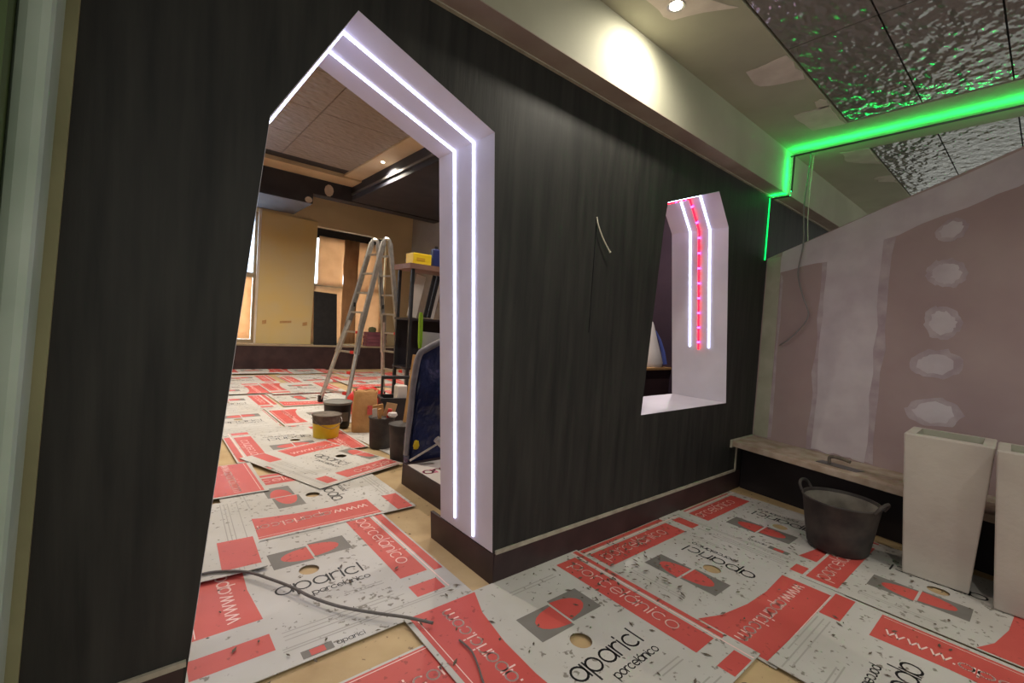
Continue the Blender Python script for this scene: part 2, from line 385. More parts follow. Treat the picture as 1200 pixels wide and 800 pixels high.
# ---------------------------------------------------------------- far room shell
YB = 11.1
def yb(pts, y0, y1, m, name, parent): return MB().prism(pts, [], XZ, y0, y1).build(name, m, parent)
wb = MB().prism([(-2.2, 0), (9.5, 0), (9.5, 4.6), (-2.2, 4.6)], [[(3.18, 0.56), (4.95, 0.56), (4.95, 3.29), (3.21, 3.31)], [(-0.3, 0.56), (2.0, 0.56), (2.0, 3.39), (-0.3, 3.39)]], XZ, YB, YB + 0.3).build('wall_back', M_brownwall)
struct(wb, 'yellow brown far wall with two papered windows', 'wall')
yb([(2.04, 0.56), (3.17, 0.56), (3.21, 3.40), (2.06, 3.43)], YB - 0.03, YB, M_yboard, 'yellow_board', wb)
yb([(2.0, 0.56), (2.035, 0.56), (2.055, 3.46), (2.0, 3.46)], YB - 0.045, YB, M_paper, 'edge_strip', wb)
for x0, z0, x1, z1 in ((2.15, 0.98, 2.23, 1.08), (2.5, 1.02, 2.74, 1.09), (2.98, 0.98, 3.08, 1.08)):
    MB().prism([(x0, z0), (x1, z0 + .02), (x1, z1), (x0, z1 - .02)], [], XZ, YB - 0.034, YB - 0.03).build('tape_strip', M_wood, wb)
struct(MB().box((-1.5, YB - 0.32, 0), (5.6, YB - 0.001, 0.53)).build('baseboard_back', M_maroon), 'tall maroon plinth below the far windows', 'baseboard')
MB().box((-1.5, YB - 0.335, 0.53), (5.6, YB - 0.001, 0.565)).build('sill', M_frame, bpy.data.objects['baseboard_back'])
# far windows covered in kraft paper
w1 = MB().prism([(3.18, 0.56), (4.95, 0.56), (4.95, 3.29), (3.21, 3.31)], [[(3.24, 0.62), (4.89, 0.62), (4.89, 3.23), (3.27, 3.25)]], XZ, YB + 0.18, YB + 0.26).build('window_1', M_frame)
struct(w1, 'far window covered with kraft paper above a dark board', 'window')
MB().box((3.22, YB + 0.15, 3.08), (4.93, YB + 0.24, 3.29)).build('blind_box', M_blackplastic, w1)
MB().box((3.22, YB + 0.16, 1.90), (4.93, YB + 0.20, 2.0)).build('transom', M_frame, w1)
MB().box((3.24, YB + 0.20, 0.62), (4.89, YB + 0.205, 3.23)).build('pane', M_paper if False else mat('hazy_glass', (220, 226, 230), None, 0.3, trans=0.8), w1)
def paper(x0, x1, z0, z1, y, m, name, parent, amp=0.02, n=8):
    b = MB()
    for i in range(n + 1):
        for j in range(n + 1):
            b.v.append((x0 + (x1 - x0) * i / n, y + random.uniform(-amp, amp), z0 + (z1 - z0) * j / n))
    for i in range(n):
        for j in range(n):
            k = i * (n + 1) + j; b.f.append((k, k + n + 1, k + n + 2, k + 1)); b.mi.append(0)
    o = b.build(name, m, parent, smooth=True); s = o.modifiers.new('solid', 'SOLIDIFY'); s.thickness = 0.002; return o
paper(3.30, 3.90, 1.97, 3.12, YB + 0.12, M_peach, 'paper_sheet', w1)
paper(3.20, 3.92, 0.60, 1.94, YB + 0.12, M_peach, 'paper_sheet', w1)
paper(3.88, 4.24, 0.60, 3.12, YB + 0.06, M_brownpaper, 'paper_curtain', w1, 0.03)
paper(4.20, 4.93, 0.58, 3.12, YB + 0.12, M_peach, 'paper_sheet', w1)
w2 = MB().prism([(-0.3, 0.56), (2.0, 0.56), (2.0, 3.39), (-0.3, 3.39)], [[(-0.22, 0.64), (1.95, 0.64), (1.95, 3.34), (-0.22, 3.34)]], XZ, YB + 0.03, YB + 0.12).build('window_2', M_frame)
struct(w2, 'far window with bright patterned glass over kraft paper', 'window')
m = mat('pattern_glass', (236, 242, 250), (180, 196, 214), 0.25, 16.0, trans=0.85)
MB().box((-0.22, YB + 0.07, 2.08), (1.95, YB + 0.075, 3.34)).build('pane', m, w2)
MB().box((-0.22, YB + 0.04, 1.98), (1.95, YB + 0.10, 2.08)).build('transom', M_frame, w2)
paper(-0.21, 1.94, 0.65, 1.98, YB + 0.07, M_peach, 'paper_sheet', w2)
struct(MB().box((5.62, WB, 0), (5.8, YB, 4.6)).build('wall_far_right', [M_greywall]), 'grey side wall of the far room', 'wall')
struct(MB().box((5.60, WB + 0.002, 0), (5.62, 6.4, 3.9)).build('trim_5', M_plum), 'dark plum panel on the side wall behind the niche window', 'panel')
struct(MB().box((-1.8, WB, 0), (-1.6, YB, 4.6)).build('wall_far_left', M_brownwall), 'brown side wall of the far room', 'wall')
cb = MB().box((-1.7, WB, 4.06), (5.8, YB, 4.2)).build('ceiling_back', M_blackceil)
struct(cb, 'far room ceiling of dull rippled panels with cream border', 'ceiling')
for j in range(6):
    for i in range(4):
        o = MB().box((0, 0, 0), (1.19, 1.09, 0.012)).build('ceiling_panel', M_dull, cb) if (i, j) == (0, 0) else bpy.data.objects.new('ceiling_panel', bpy.data.objects['ceiling_panel.064' if 'ceiling_panel.064' in bpy.data.objects else 'ceiling_panel'].data)
        if o.name not in COL.objects: COL.objects.link(o)
        o.parent = cb; o.location = (-1.7 + i * 1.2, 2.22 + j * 1.1, 4.04)
MB().box((-1.7, 9.15, 3.985), (3.45, 9.66, 4.06)).build('cream_border', M_cream, cb)
MB().box((3.10, 3.0, 4.02), (3.45, 9.15, 4.06)).build('cream_border', M_cream, cb)
sf = MB().box((-1.7, 9.66, 3.68), (5.6, 9.95, 4.06)).build('trim_6', M_blackceil)
struct(sf, 'black dropped soffit around the far ceiling', 'soffit')
MB().box((3.45, 3.2, 3.70), (5.6, 9.66, 4.055)).build('side_soffit', M_blackceil, sf)
MB().box((-1.7, 9.655, 3.47), (2.68, YB - 0.02, 4.05)).build('duct_box', M_duct, sf)
MB().box((-1.7, 9.645, 3.472), (2.68, 9.655, 3.97)).build('duct_face', M_blackceil, sf)
MB().box((3.42, 3.2, 3.80), (3.45, 9.6, 3.84)).build('metal_rail', M_alu2, sf)
for x, z, w, h in ((2.98, 3.80, .09, .12), (2.60, 3.53, .07, .06)):
    MB().prism([(x + w * math.cos(t * math.pi / 5), z + h * math.sin(t * math.pi / 5)) for t in range(10)], [], XZ, 9.636, 9.645).build('filler_patch', M_patch, sf)

# ---------------------------------------------------------------- lamps of the place, plus unseen downlights added for general light
def downlight(loc, label, energy, color, cone=100, group='round recessed downlights', aim=0):
    t = thing('downlight', label, 'ceiling lamp', loc, 0, group)
    MB().lathe([(0.030, -0.002), (0.044, -0.006), (0.046, -0.001), (0.046, 0.0)], 24).build('bezel', M_alu, t, True)
    MB().lathe([(0.0, -0.0075), (0.029, -0.0065), (0.029, -0.002)], 20).build('lens', L_spot, t)
    lamp('bulb', 'SPOT', (loc[0], loc[1], loc[2] - 0.03), energy, color, (R(aim), 0, 0), spot_size=R(cone), spot_blend=1.0, shadow_soft_size=0.04)
    return t
downlight((2.05, 1.33, CZ), 'lit recessed downlight in the grey soffit strip', 52, (1, .93, .78), 168, aim=20)
downlight((1.2, -0.4, CZ), 'added downlight out of view among the rippled panels', 60, (1, .95, .86), 150)  # added out of view to light the front room
downlight((2.7, -0.9, CZ), 'added downlight out of view among the rippled panels by the bench end', 60, (1, .95, .86), 150)  # another added lamp out of view, same purpose
for k, (x, y) in enumerate(((3.28, 7.75), (3.28, 5.3), (1.1, 8.4), (0.6, 5.0))):  # first is a real fixture, the rest are added to light the room
    downlight((x, y, 4.02), 'lit recessed downlight in the cream border of the far ceiling' if k == 0 else ('', 'added downlight above the rack in the far room', 'added downlight above the second row of far sheets', 'added downlight above the far sheets behind the doorway')[k], 330, (1, .89, .74), 150, 'far room downlights')

downlight((4.35, 2.75, 4.035), 'added downlight in the far room over the maroon step', 300, (1, .9, .85), 150, 'far room downlights')  # added to brighten the dark corner behind the niche window
def led_path(poly, y, w, m, name, label, ends=(True, True), inset=0.005):
    """thin glowing strip that follows the inner face of an opening at depth y"""
    cx = sum(p[0] for p in poly) / len(poly); cz = sum(p[1] for p in poly) / len(poly)
    b = MB()
    pts = [Vector((p[0], 0, p[1])) for p in poly]
    # inset polyline by the lining's thickness
    off = []
    for i, p in enumerate(pts):
        ns = []
        for a, c in ((i - 1, i), (i, i + 1)):
            if 0 <= a and c < len(pts):
                d = (pts[c] - pts[a]).normalized(); nn = Vector((-d.z, 0, d.x))
                if nn.dot(Vector((cx, 0, cz)) - pts[a]) < 0: nn = -nn
                ns.append(nn)
        nn = (ns[0] + ns[-1]).normalized(); off.append(p + nn * (inset / max(.4, nn.dot(ns[0]))))
    for i in range(len(off) - 1):
        b.bar((off[i].x, y, off[i].z), (off[i + 1].x, y, off[i + 1].z), w, 0.004, up=(0, 1, 0)) if False else None
        a, c = off[i], off[i + 1]; d = (c - a).normalized(); nn = Vector((-d.z, 0, d.x)) * 0.003
        v = [(q.x, yy, q.z) for yy in (y - w / 2, y + w / 2) for q in (a - nn, a + nn, c + nn, c - nn)]
        b.add(v, [(0, 1, 2, 3), (7, 6, 5, 4), (0, 4, 5, 1), (1, 5, 6, 2), (2, 6, 7, 3), (3, 7, 4, 0)])
    o = b.build(name, m); return tag(o, label, 'light strip')
for y, lo, lab in ((1.872, 0.19, 'outer white LED strip around the pointed doorway, on the dark wall side'), (2.045, 0.225, 'inner white LED strip around the pointed doorway, on the far room side')):
    pth = [(1.408 - 0.0725 * lo, lo), ARCH[1], ARCH[2], ARCH[3], (0.150 + 0.092 * lo, lo)]
    led_path(pth, y, 0.011, L_white, 'led_strip', lab)
for y, mm, w, lo, lab in ((1.86, L_white, 0.012, 1.22, 'white LED strip in the niche window lining, on the plasterboard wall side'), (2.03, L_white, 0.012, 1.22, 'white LED strip in the niche window lining, on the far room side')):
    led_path([(3.80 - 0.1439 * (lo - .772), lo), WIN[2], WIN[3], WIN[4]], y, w, mm, 'led_strip', lab)
rt = thing('led_strip', 'red LED rope with violet dots between two white strips in the niche window', 'light strip', (3.7, 1.945, 1.2))
pp = [(3.80 - 0.1439 * (1.2 - .772) - .016, 1.2), (WIN[2][0] - .016, WIN[2][1]), (WIN[3][0] - .006, WIN[3][1] - .016), (2.72, 2.17)]
MB().tube([(x - 3.7, 0, z - 1.2) for x, z in pp], 0.0075, 8).build('red_tube', L_red, rt, True)
for (x0, z0), (x1, z1) in zip(pp[:-1], pp[1:]):
    n = int(math.hypot(x1 - x0, z1 - z0) / 0.125)
    for k in range(n):
        t = (k + .5) / n
        MB().lathe([(0, -.011), (.009, -.006), (.0105, 0), (.009, .006), (0, .011)], 8, (x0 + (x1 - x0) * t - 3.7, 0, z0 + (z1 - z0) * t - 1.2)).build('violet_dot', L_violet, rt, True)

# green strip: dark carrier rail held just off the surface, glowing towards it
gx = 4.30
gt = thing('led_strip', 'green LED line on dark rail running over ceiling, bulkhead and dark wall', 'light strip', (gx, 1.5, 2.6))
def gl(p, q, off, glow_dir):
    p = Vector(p) - Vector((gx, 1.5, 2.6)); q = Vector(q) - Vector((gx, 1.5, 2.6)); g = Vector(glow_dir)
    MB().bar(p, q, 0.030, 0.004, up=g).build('rail', M_blackplastic, gt)
    MB().bar(p + g * 0.003, q + g * 0.003, 0.008, 0.001, up=g).build('green_diode_tape', L_green, gt)
gl((gx, 1.555, CZ - 0.055), (gx, -1.9, CZ - 0.055), 0, (0, 0, 1))
gl((gx, 1.525, 2.605), (gx, 1.525, CZ - 0.058), 0, (0, 1, 0))
gl((gx, 1.535, 2.566), (gx, 1.69, 2.566), 0, (0, 0, 1))
MB().bar((0.012, 1.7 - 1.5, -0.02), (0.012, 1.7 - 1.5, 2.03 - 2.6), 0.012, 0.006, up=(0, 1, 0)).build('green_diode_tape', led('green_led_line', (10, 255, 100), 2.2), gt)

# ---------------------------------------------------------------- lettering drawn with strokes
def arc(cx, cy, rx, ry, a0, a1, n=14): return [(cx + rx * math.cos(R(a0 + (a1 - a0) * i / n)), cy + ry * math.sin(R(a0 + (a1 - a0) * i / n))) for i in range(n + 1)]
O_ = arc(.5, .5, .5, .5, 0, 360, 18)
FONT = {'a': ([O_, [(1, 1), (1, 0)]], 1.0), 'p': ([O_, [(0, 1), (0, -.5)]], 1.0), 'o': ([O_], 1.0), 'c': ([arc(.5, .5, .5, .5, 48, 312)], .92),
        'r': ([[(0, 0), (0, 1)], arc(.42, .55, .42, .45, 180, 60, 6)], .55), 'i': ([[(0, 0), (0, 1)], [(0, 1.22), (0, 1.38)]], .0), 'I': ([[(0, 0), (0, 1.38)]], .0),
        'e': ([arc(.5, .5, .5, .5, 0, 315), [(0, .5), (1, .5)]], 1.0), 'l': ([[(0, 0), (0, 1.45)]], .0),
        'n': ([[(0, 0), (0, 1)], arc(.42, .55, .42, .45, 180, 0, 8) + [(.84, 0)]], .84), 'm': ([[(0, 0), (0, 1)], arc(.36, .6, .36, .4, 180, 0, 8) + [(.72, 0)], arc(1.08, .6, .36, .4, 180, 0, 8) + [(1.44, 0)]], 1.44),
        'w': ([[(0, 1), (.35, 0), (.7, 1), (1.05, 0), (1.4, 1)]], 1.4), '.': ([[(0, 0), (0, .14)]], .0),
        'á': ([O_, [(1, 1), (1, 0)], [(.45, 1.2), (.7, 1.45)]], 1.0)}
def text_quads(s, x, y, width, stroke, ang=0, gap=.28):
    """quads of a word starting at (x, y), reading along ang degrees, fitted to the given width"""
    tot = sum(FONT[c][1] for c in s) + gap * (len(s) - 1); k = width / tot; out = []; cx = 0
    ca, sa = math.cos(R(ang)), math.sin(R(ang))
    for c in s:
        for pl_ in FONT[c][0]:
            for (ax, ay), (bx, by) in zip(pl_[:-1], pl_[1:]):
                ax_, ay_, bx_, by_ = (ax + cx) * k, ay * k, (bx + cx) * k, by * k
                dx, dy = bx_ - ax_, by_ - ay_; l = math.hypot(dx, dy) or 1; nx, ny = -dy / l * stroke / 2, dx / l * stroke / 2
                ex, ey = dx / l * stroke * .3, dy / l * stroke * .3
                q = [(ax_ + nx - ex, ay_ + ny - ey), (ax_ - nx - ex, ay_ - ny - ey), (bx_ - nx + ex, by_ - ny + ey), (bx_ + nx + ex, by_ + ny + ey)]
                out.append([(x + px * ca - py * sa, y + px * sa + py * ca) for px, py in q])
        cx += FONT[c][1] + gap
    return out

# ---------------------------------------------------------------- printed cardboard sheets on the floor
RED = [[(-.575, -.46), (-.32, -.46), (-.335, -.20), (-.325, 0), (-.29, .20), (-.23, .345), (-.575, .345)],
       [(.28, -.50), (.43, -.50), (.43, .30), (.28, .30)], [(-.595, -.68), (-.32, -.68), (-.32, -.57), (-.595, -.57)],
       [(.28, -.68), (.43, -.68), (.43, -.585), (.28, -.585)], [(.46, -.52), (.515, -.52), (.515, .345), (.46, .345)]]
GREY = [[(-.20, -.095), (-.006, -.095), (-.006, .075), (-.20, .075)], [(.006, -.075), (.20, -.075), (.20, .095), (.006, .095)],
        [(-.25, -.79), (-.135, -.79), (-.135, -.745), (-.25, -.745)]]
half = lambda s, oy: [(s * .006, oy - .070)] + [(s * (.006 + .145 * math.cos(R(t))), oy + 0.068 * math.sin(R(t))) for t in range(-80, 81, 20)] + [(s * .006, oy + .070)]
LOGO = [half(-1, -.01), half(1, .01), [(-.22, -.785), (-.165, -.785), (-.165, -.75), (-.22, -.75)]]
INK = text_quads('aparicI', -.236, -.33, .395, .0092, gap=.24) + text_quads('aparici', -.12, -.78, .11, .003)
INK2 = text_quads('porcelánico', -.10, -.40, .27, .0048, gap=.2)
FINE = [[(x0, y), (x1, y), (x1, y + .006), (x0, y + .006)] for y, x0, x1 in ((-.47, .02, .2), (-.49, .05, .2), (-.60, -.28, .2), (-.625, -.28, .24), (-.65, -.28, .1), (-.70, -.3, .45), (-.715, -.3, .45), (.22, -.1, .2), (.24, -.1, .2))]
PALE = text_quads('www.aparici.com', -.395, -.42, .72, .0075, 90) + text_quads('porcelánico', .335, .25, .62, .0062, -90)
PALE += [[(.445, -.68), (.452, -.68), (.452, .345), (.445, .345)], [(-.555, -.45), (-.551, -.45), (-.551, .33), (-.555, .33)]]

def clip(poly, x0, x1, y0, y1):
    for ax, lim, sg in ((0, x0, 1), (0, x1, -1), (1, y0, 1), (1, y1, -1)):
        out = []
        for i in range(len(poly)):
            a, b = poly[i - 1], poly[i]; da, db = sg * (a[ax] - lim), sg * (b[ax] - lim)
            if (da >= 0) != (db >= 0):
                t = da / (da - db); out.append((a[0] + (b[0] - a[0]) * t, a[1] + (b[1] - a[1]) * t))
            if db >= 0: out.append(b)
        poly = out
        if len(poly) < 3: return None
    return poly
TH = 0.003
CACHE = {}
def sheet_meshes(box, blank):
    key = (box, blank)
    if key in CACHE: return CACHE[key]
    x0, x1, y0, y1 = box; e = 0.004
    hole = [(-.058 + .047 * math.cos(R(t)), -.176 + .047 * math.sin(R(t))) for t in range(0, 360, 15)]
    inside = x0 < -.12 and y0 < -.24 and x1 > 0 and y1 > -.12 and not blank
    rnd = random.Random(str(key))
    j = lambda: rnd.uniform(-.006, .006)
    outer = [(x0 + j(), y0 + j()), ((x0 + x1) / 2, y0 + j()), (x1 + j(), y0 + j()), (x1 + j(), (y0 + y1) / 2), (x1 + j(), y1 + j()), ((x0 + x1) / 2, y1 + j()), (x0 + j(), y1 + j()), (x0 + j(), (y0 + y1) / 2)]
    res = [('card', MB().prism(outer, [hole] if inside else [], XY, 0, TH).mesh('card', M_card))]
    def pieces(name, polys, m, h):
        for p in polys: layer(name, [p], m, h)
    def layer(name, polys, m, h):
        b = MB(); got = False
        for p in polys:
            q = clip(p, x0 + .01, x1 - .01, y0 + .01, y1 - .01)
            if not q: continue
            got = True; n = len(q)
            b.add([(a, c, h) for a, c in q], [tuple(range(n))])
        if got:
            me = bpy.data.meshes.new(name); me.from_pydata(b.v, [], b.f); me.materials.append(m)
            res.append((name, me))
    if not blank:
        pieces('red_band', RED, M_red, TH + .0004); pieces('grey_emblem', GREY, M_greyp, TH + .0004); pieces('red_emblem', LOGO, M_red, TH + .0007)
        layer('dark_lettering', INK + INK2, M_ink, TH + .0007); layer('fine_print', FINE, M_fine, TH + .0004); layer('pale_lettering', PALE, M_pinkink, TH + .0008)
    else:
        pieces('red_band', [[(-.02, -.42), (.15, -.42), (.15, -.1), (-.02, -.1)]], M_red, TH + .0004); layer('fine_print', [[(x, -.45), (x + .005, -.45), (x + .005, .45), (x, .45)] for x in (.03, .05, .07, .12)], M_fine, TH + .0003)
    CACHE[key] = res; return res
FULL = (-.60, .52, -.80, .36)
def sheet(cx, cy, ang, lay, label, box=FULL, blank=False, group=None, tilt=0):
    t = thing('cardboard_sheet', label, 'cardboard', (cx, cy, 0.001 + lay * 0.0046), R(ang), group)
    for nm, me in sheet_meshes(box, blank):
        o = bpy.data.objects.new(nm, me); COL.objects.link(o); o.parent = t
        if nm in ('dark_lettering', 'pale_lettering', 'fine_print'): o['kind'] = 'stuff'
    return t
S = 'white cardboard sheet with red print '
sheet(.768, 2.49, 0, 2, S + 'lying across the doorway threshold under the grey cable')
sheet(1.516, 1.345, 0, 3, S + 'in front of the maroon baseboard corner by the doorway', (-.60, .50, -.665, .355))
sheet(2.355, 1.20, 90, 1, S + 'below the niche window, between doorway corner and tub', (-.59, .50, -.80, .36))
sheet(3.365, 1.205, 90, 0, S + 'in the ledge corner behind the tub', (-.45, .485, -.60, .20))
sheet(3.215, .366, 90, 2, S + 'under the tub and the first stone planter', (-.60, .45, -.62, .33))
sheet(2.25, -.02, 180, 3, S + 'beside the planters, long band along its edge', (-.60, .25, -.665, .36))
sheet(.675, .95, -90, 1, S + 'on bare kraft before the doorway, red band uppermost', (-.575, .52, -.80, .36))
sheet(.83, 3.338, 90, 3, S + 'behind the doorway sheet, emblem turned sideways', (-.60, .52, -.70, .36))
sheet(.40, 2.90, -3, 6, 'plain white cardboard strip with one red block beside the doorway jamb', (-.2, .17, -.47, .49), True)
sheet(.17, 3.85, 180, 5, S + 'with broad red band inside the doorway near the jamb', (-.60, .1, -.36, .36))
sheet(1.655, 4.05, -71, 5, S + 'lying askew before the yellow bucket', (-.60, .48, -.78, .05))
sheet(1.217, 4.617, 180, 3, S + 'under the yellow bucket, emblem upside down')
sheet(1.02, 6.17, 0, 1, S + 'behind the yellow bucket row, emblem above its lettering', (-.60, .30, -.80, .36))
sheet(1.93, 6.02, 0, 2, S + 'beside the ladder foot, red band at its edge', (-.60, .52, -.66, .5))
sheet(2.60, 4.35, 95, 1, S + 'below the two rubble buckets', (-.95, .62, -.70, .74))
sheet(2.95, 5.6, 90, 0, S + 'under the red bag behind the paper sack')
GRP = 'cardboard sheets at the back of the far room'
BACK = ((1.05, 7.33, 0, 'behind the bucket row in line with the doorway jamb'), (1.95, 7.20, 90, 'just behind the near ladder foot, emblem turned sideways'), (3.1, 7.25, 0, 'under the open ladder, between its two frames'), (4.25, 7.3, 180, 'beyond the ladder beside the rack'),
        (1.1, 8.06, 180, 'second row before the maroon plinth, by the doorway jamb'), (2.25, 8.30, 0, 'second row before the maroon plinth, left of the black board'), (3.4, 8.50, 90, 'second row before the maroon plinth, facing the black board'), (4.55, 8.45, 0, 'second row before the maroon plinth, facing the carton stack'),
        (1.55, 9.62, 0, 'against the plinth below the patterned glass window'), (2.7, 9.05, 180, 'against the plinth below the yellow board'), (3.8, 9.65, 90, 'against the plinth below the black board'), (4.95, 9.60, 0, 'against the plinth beside the carton stack'),
        (1.9, 10.55, 180, 'pushed under the sill of the patterned glass window'), (2.9, 10.5, 0, 'pushed under the sill below the yellow board'))
for k, (x, y, a, where) in enumerate(BACK):
    sheet(x, y, a, (0, 2, 1, 3, 4, 6, 5, 7, 0, 2, 1, 3, 6, 4)[k], 'printed cardboard sheet ' + where, group=GRP, box=FULL if y < 10 else (-.60, .52, -.5, .3) if a == 0 else (-.60, .52, -.35, .5))

# dirt chips scattered on the front sheets
ch = MB(); rnd = random.Random(3)
for k in range(340):
    t = rnd.random()
    if t < .5: x, y = rnd.gauss(2.15, .28), rnd.gauss(1.45, .2)
    elif t < .87: x, y = rnd.uniform(1.3, 3.6), rnd.uniform(.1, 1.66)
    else: x, y = rnd.uniform(.2, 1.3), rnd.uniform(1.2, 2.4)
    if y > 1.68 and x > 1.35: continue
    if y > 1.69 and x < .2: continue
    s_ = rnd.uniform(.003, .012); a = rnd.uniform(0, 6.28); z = .0215
    l = s_ * rnd.uniform(1, 2.2)
    c_, d_ = math.cos(a), math.sin(a)
    ch.add([(x + c_ * l, y + d_ * l, z), (x - d_ * s_ * .6, y + c_ * s_ * .6, z), (x - c_ * l, y - d_ * l, z), (x + d_ * s_ * .6, y - c_ * s_ * .6, z), (x, y, z + .004)], [(0, 1, 4), (1, 2, 4), (2, 3, 4), (3, 0, 4), (3, 2, 1, 0)])
tag(ch.build('dirt_chips', M_chip), 'loose dark chips of dirt scattered over the front cardboard', 'debris', kind='stuff')

# ---------------------------------------------------------------- cables
def spline(pts, n=6):
    pts = [Vector(p) for p in pts]; out = []
    for i in range(len(pts) - 1):
        p0, p1, p2, p3 = pts[max(i - 1, 0)], pts[i], pts[i + 1], pts[min(i + 2, len(pts) - 1)]
        for k in range(n):
            t = k / n
            out.append(0.5 * ((2 * p1) + (p2 - p0) * t + (2 * p0 - 5 * p1 + 4 * p2 - p3) * t * t + (3 * p1 - p0 - 3 * p2 + p3) * t ** 3))
    return out + [pts[-1]]
zc = .040
tag(MB().tube(spline([(.17, 2.50, zc), (.252, 2.489, zc), (.331, 2.479, zc), (.447, 2.403, zc), (.530, 2.27, zc), (.592, 2.15, zc), (.643, 2.025, zc), (.72, 1.895, zc), (.826, 1.771, zc), (.918, 1.675, zc), (.993, 1.578, zc)]), .0065, 8).build('cable', M_cable, smooth=True),
    'dark grey cable curving over the doorway cardboard sheet', 'cable')
tag(MB().tube(spline([(1.039, 1.447, .026), (1.041, 1.366, .03), (1.02, 1.29, .026), (.985, 1.2, .026), (.97, 1.1, .026)]), .004, 6).build('cable', M_cable, smooth=True), 'thin dark wire lying on the red band before the doorway', 'cable')
tag(MB().tube(spline([(2.0, 1.706, 1.945), (2.005, 1.695, 1.90), (2.05, 1.69, 1.83), (2.115, 1.685, 1.762)]), [.004] * 18 + [.007], 6).build('wire_stub', M_wire, smooth=True), 'short pale wire end sticking out of the dark wall', 'wire')
tag(MB().bar((2.003, 1.7065, 1.29), (2.003, 1.7065, 1.90), .006, .004, up=(0, 1, 0)).build('wall_slit', M_blackplastic), 'narrow dark chase running down the dark wall below the wire', 'groove')
cb_ = MB().tube(spline([(4.45, 1.45, 2.955), (4.40, 1.44, 2.75), (4.33, 1.43, 2.45), (4.295, 1.40, 2.15), (4.285, 1.417, 1.898), (4.265, 1.36, 1.70), (4.262, 1.308, 1.531), (4.28, 1.42, 1.36), (4.318, 1.525, 1.28)]), .006, 6)
tag(cb_.build('cable', mat('pale_grey_cable', (128, 122, 122), None, 0.5), smooth=True), 'grey cable hanging from the ceiling over the plasterboard wall', 'cable')
tag(MB().tube(spline([(4.52, 1.45, 2.955), (4.50, 1.45, 2.75), (4.53, 1.46, 2.45), (4.52, 1.44, 2.22), (4.49, 1.42, 2.16)]), .004, 6).build('wire', M_wire, smooth=True), 'thin pale wire hanging behind the plasterboard wall top', 'wire')

# ---------------------------------------------------------------- tub
def tub():
    t = thing('rubber_tub', 'black dusty rubber builders tub beside the ledge', 'tub', (3.50, .80, .0165), R(80))
    h = .315
    MB().lathe([(0, .0), (.155, .0), (.165, .012), (.185, .14), (.208, h - .012), (.214, h - .006), (.212, h), (.204, h), (.200, h - .014), (.178, .14), (.158, .02), (0, .018)], 40).build('tub_wall', M_rubber, t, True)
    MB().lathe([(0, .0235), (.1585, .0225), (.1985, h - .018), (.1965, h - .018), (.155, .03), (0, .027)], 40).build('dust_coat', M_rubberdust, t, True)
    for s in (-1, 1):
        pts = [(s * .207, -.06, h - .008), (s * .225, -.055, h + .025), (s * .235, -.03, h + .045), (s * .238, 0, h + .05), (s * .235, .03, h + .045), (s * .225, .055, h + .025), (s * .207, .06, h - .008)]
        MB().tube(spline(pts, 4), .0095, 8).build('handle', M_rubber, t, True)
tub()

# ---------------------------------------------------------------- planters
def planter(x, y, label):
    t = thing('planter', label, 'planter', (x, y, .0165), R(2), 'tall square stone planters')
    H = .815; a, b = .138, .182; w = .022
    v = [(-a, -a, 0), (a, -a, 0), (a, a, 0), (-a, a, 0), (-b, -b, H), (b, -b, H), (b, b, H), (-b, b, H)]
    i2 = b - w * 2.2; i1 = i2 - .05
    v += [(-i2, -i2, H), (i2, -i2, H), (i2, i2, H), (-i2, i2, H)]
    MB().add(v, [(3, 2, 1, 0), (0, 1, 5, 4), (1, 2, 6, 5), (2, 3, 7, 6), (3, 0, 4, 7), (4, 5, 9, 8), (5, 6, 10, 9), (6, 7, 11, 10), (7, 4, 8, 11)]).build('body', M_planter, t, bevel=.008)
    z = H - .25
    MB().add([(-i2, -i2, H - .001), (i2, -i2, H - .001), (i2, i2, H - .001), (-i2, i2, H - .001), (-i1, -i1, z), (i1, -i1, z), (i1, i1, z), (-i1, i1, z)],
             [(0, 1, 5, 4), (1, 2, 6, 5), (2, 3, 7, 6), (3, 0, 4, 7), (4, 5, 6, 7)]).build('inner_well', M_planterin, t)
planter(3.61, .34, 'tall tapered stone planter standing beside the rubber tub')
planter(3.545, -.03, 'tall tapered stone planter beyond the one next to the tub')

# trowel lying on the ledge
tr = thing('trowel', 'steel plastering trowel lying on the dusty ledge', 'trowel', (3.93, .93, .441), R(-100))
MB().prism([(-.13, -.05), (.13, -.05), (.14, .05), (-.13, .05)], [], XY, 0, .003).build('blade', M_alu2, tr)
MB().tube(spline([(-.06, 0, .003), (-.06, 0, .05), (0, 0, .058), (.07, 0, .05)]), .012, 8).build('handle', M_cement, tr, True)

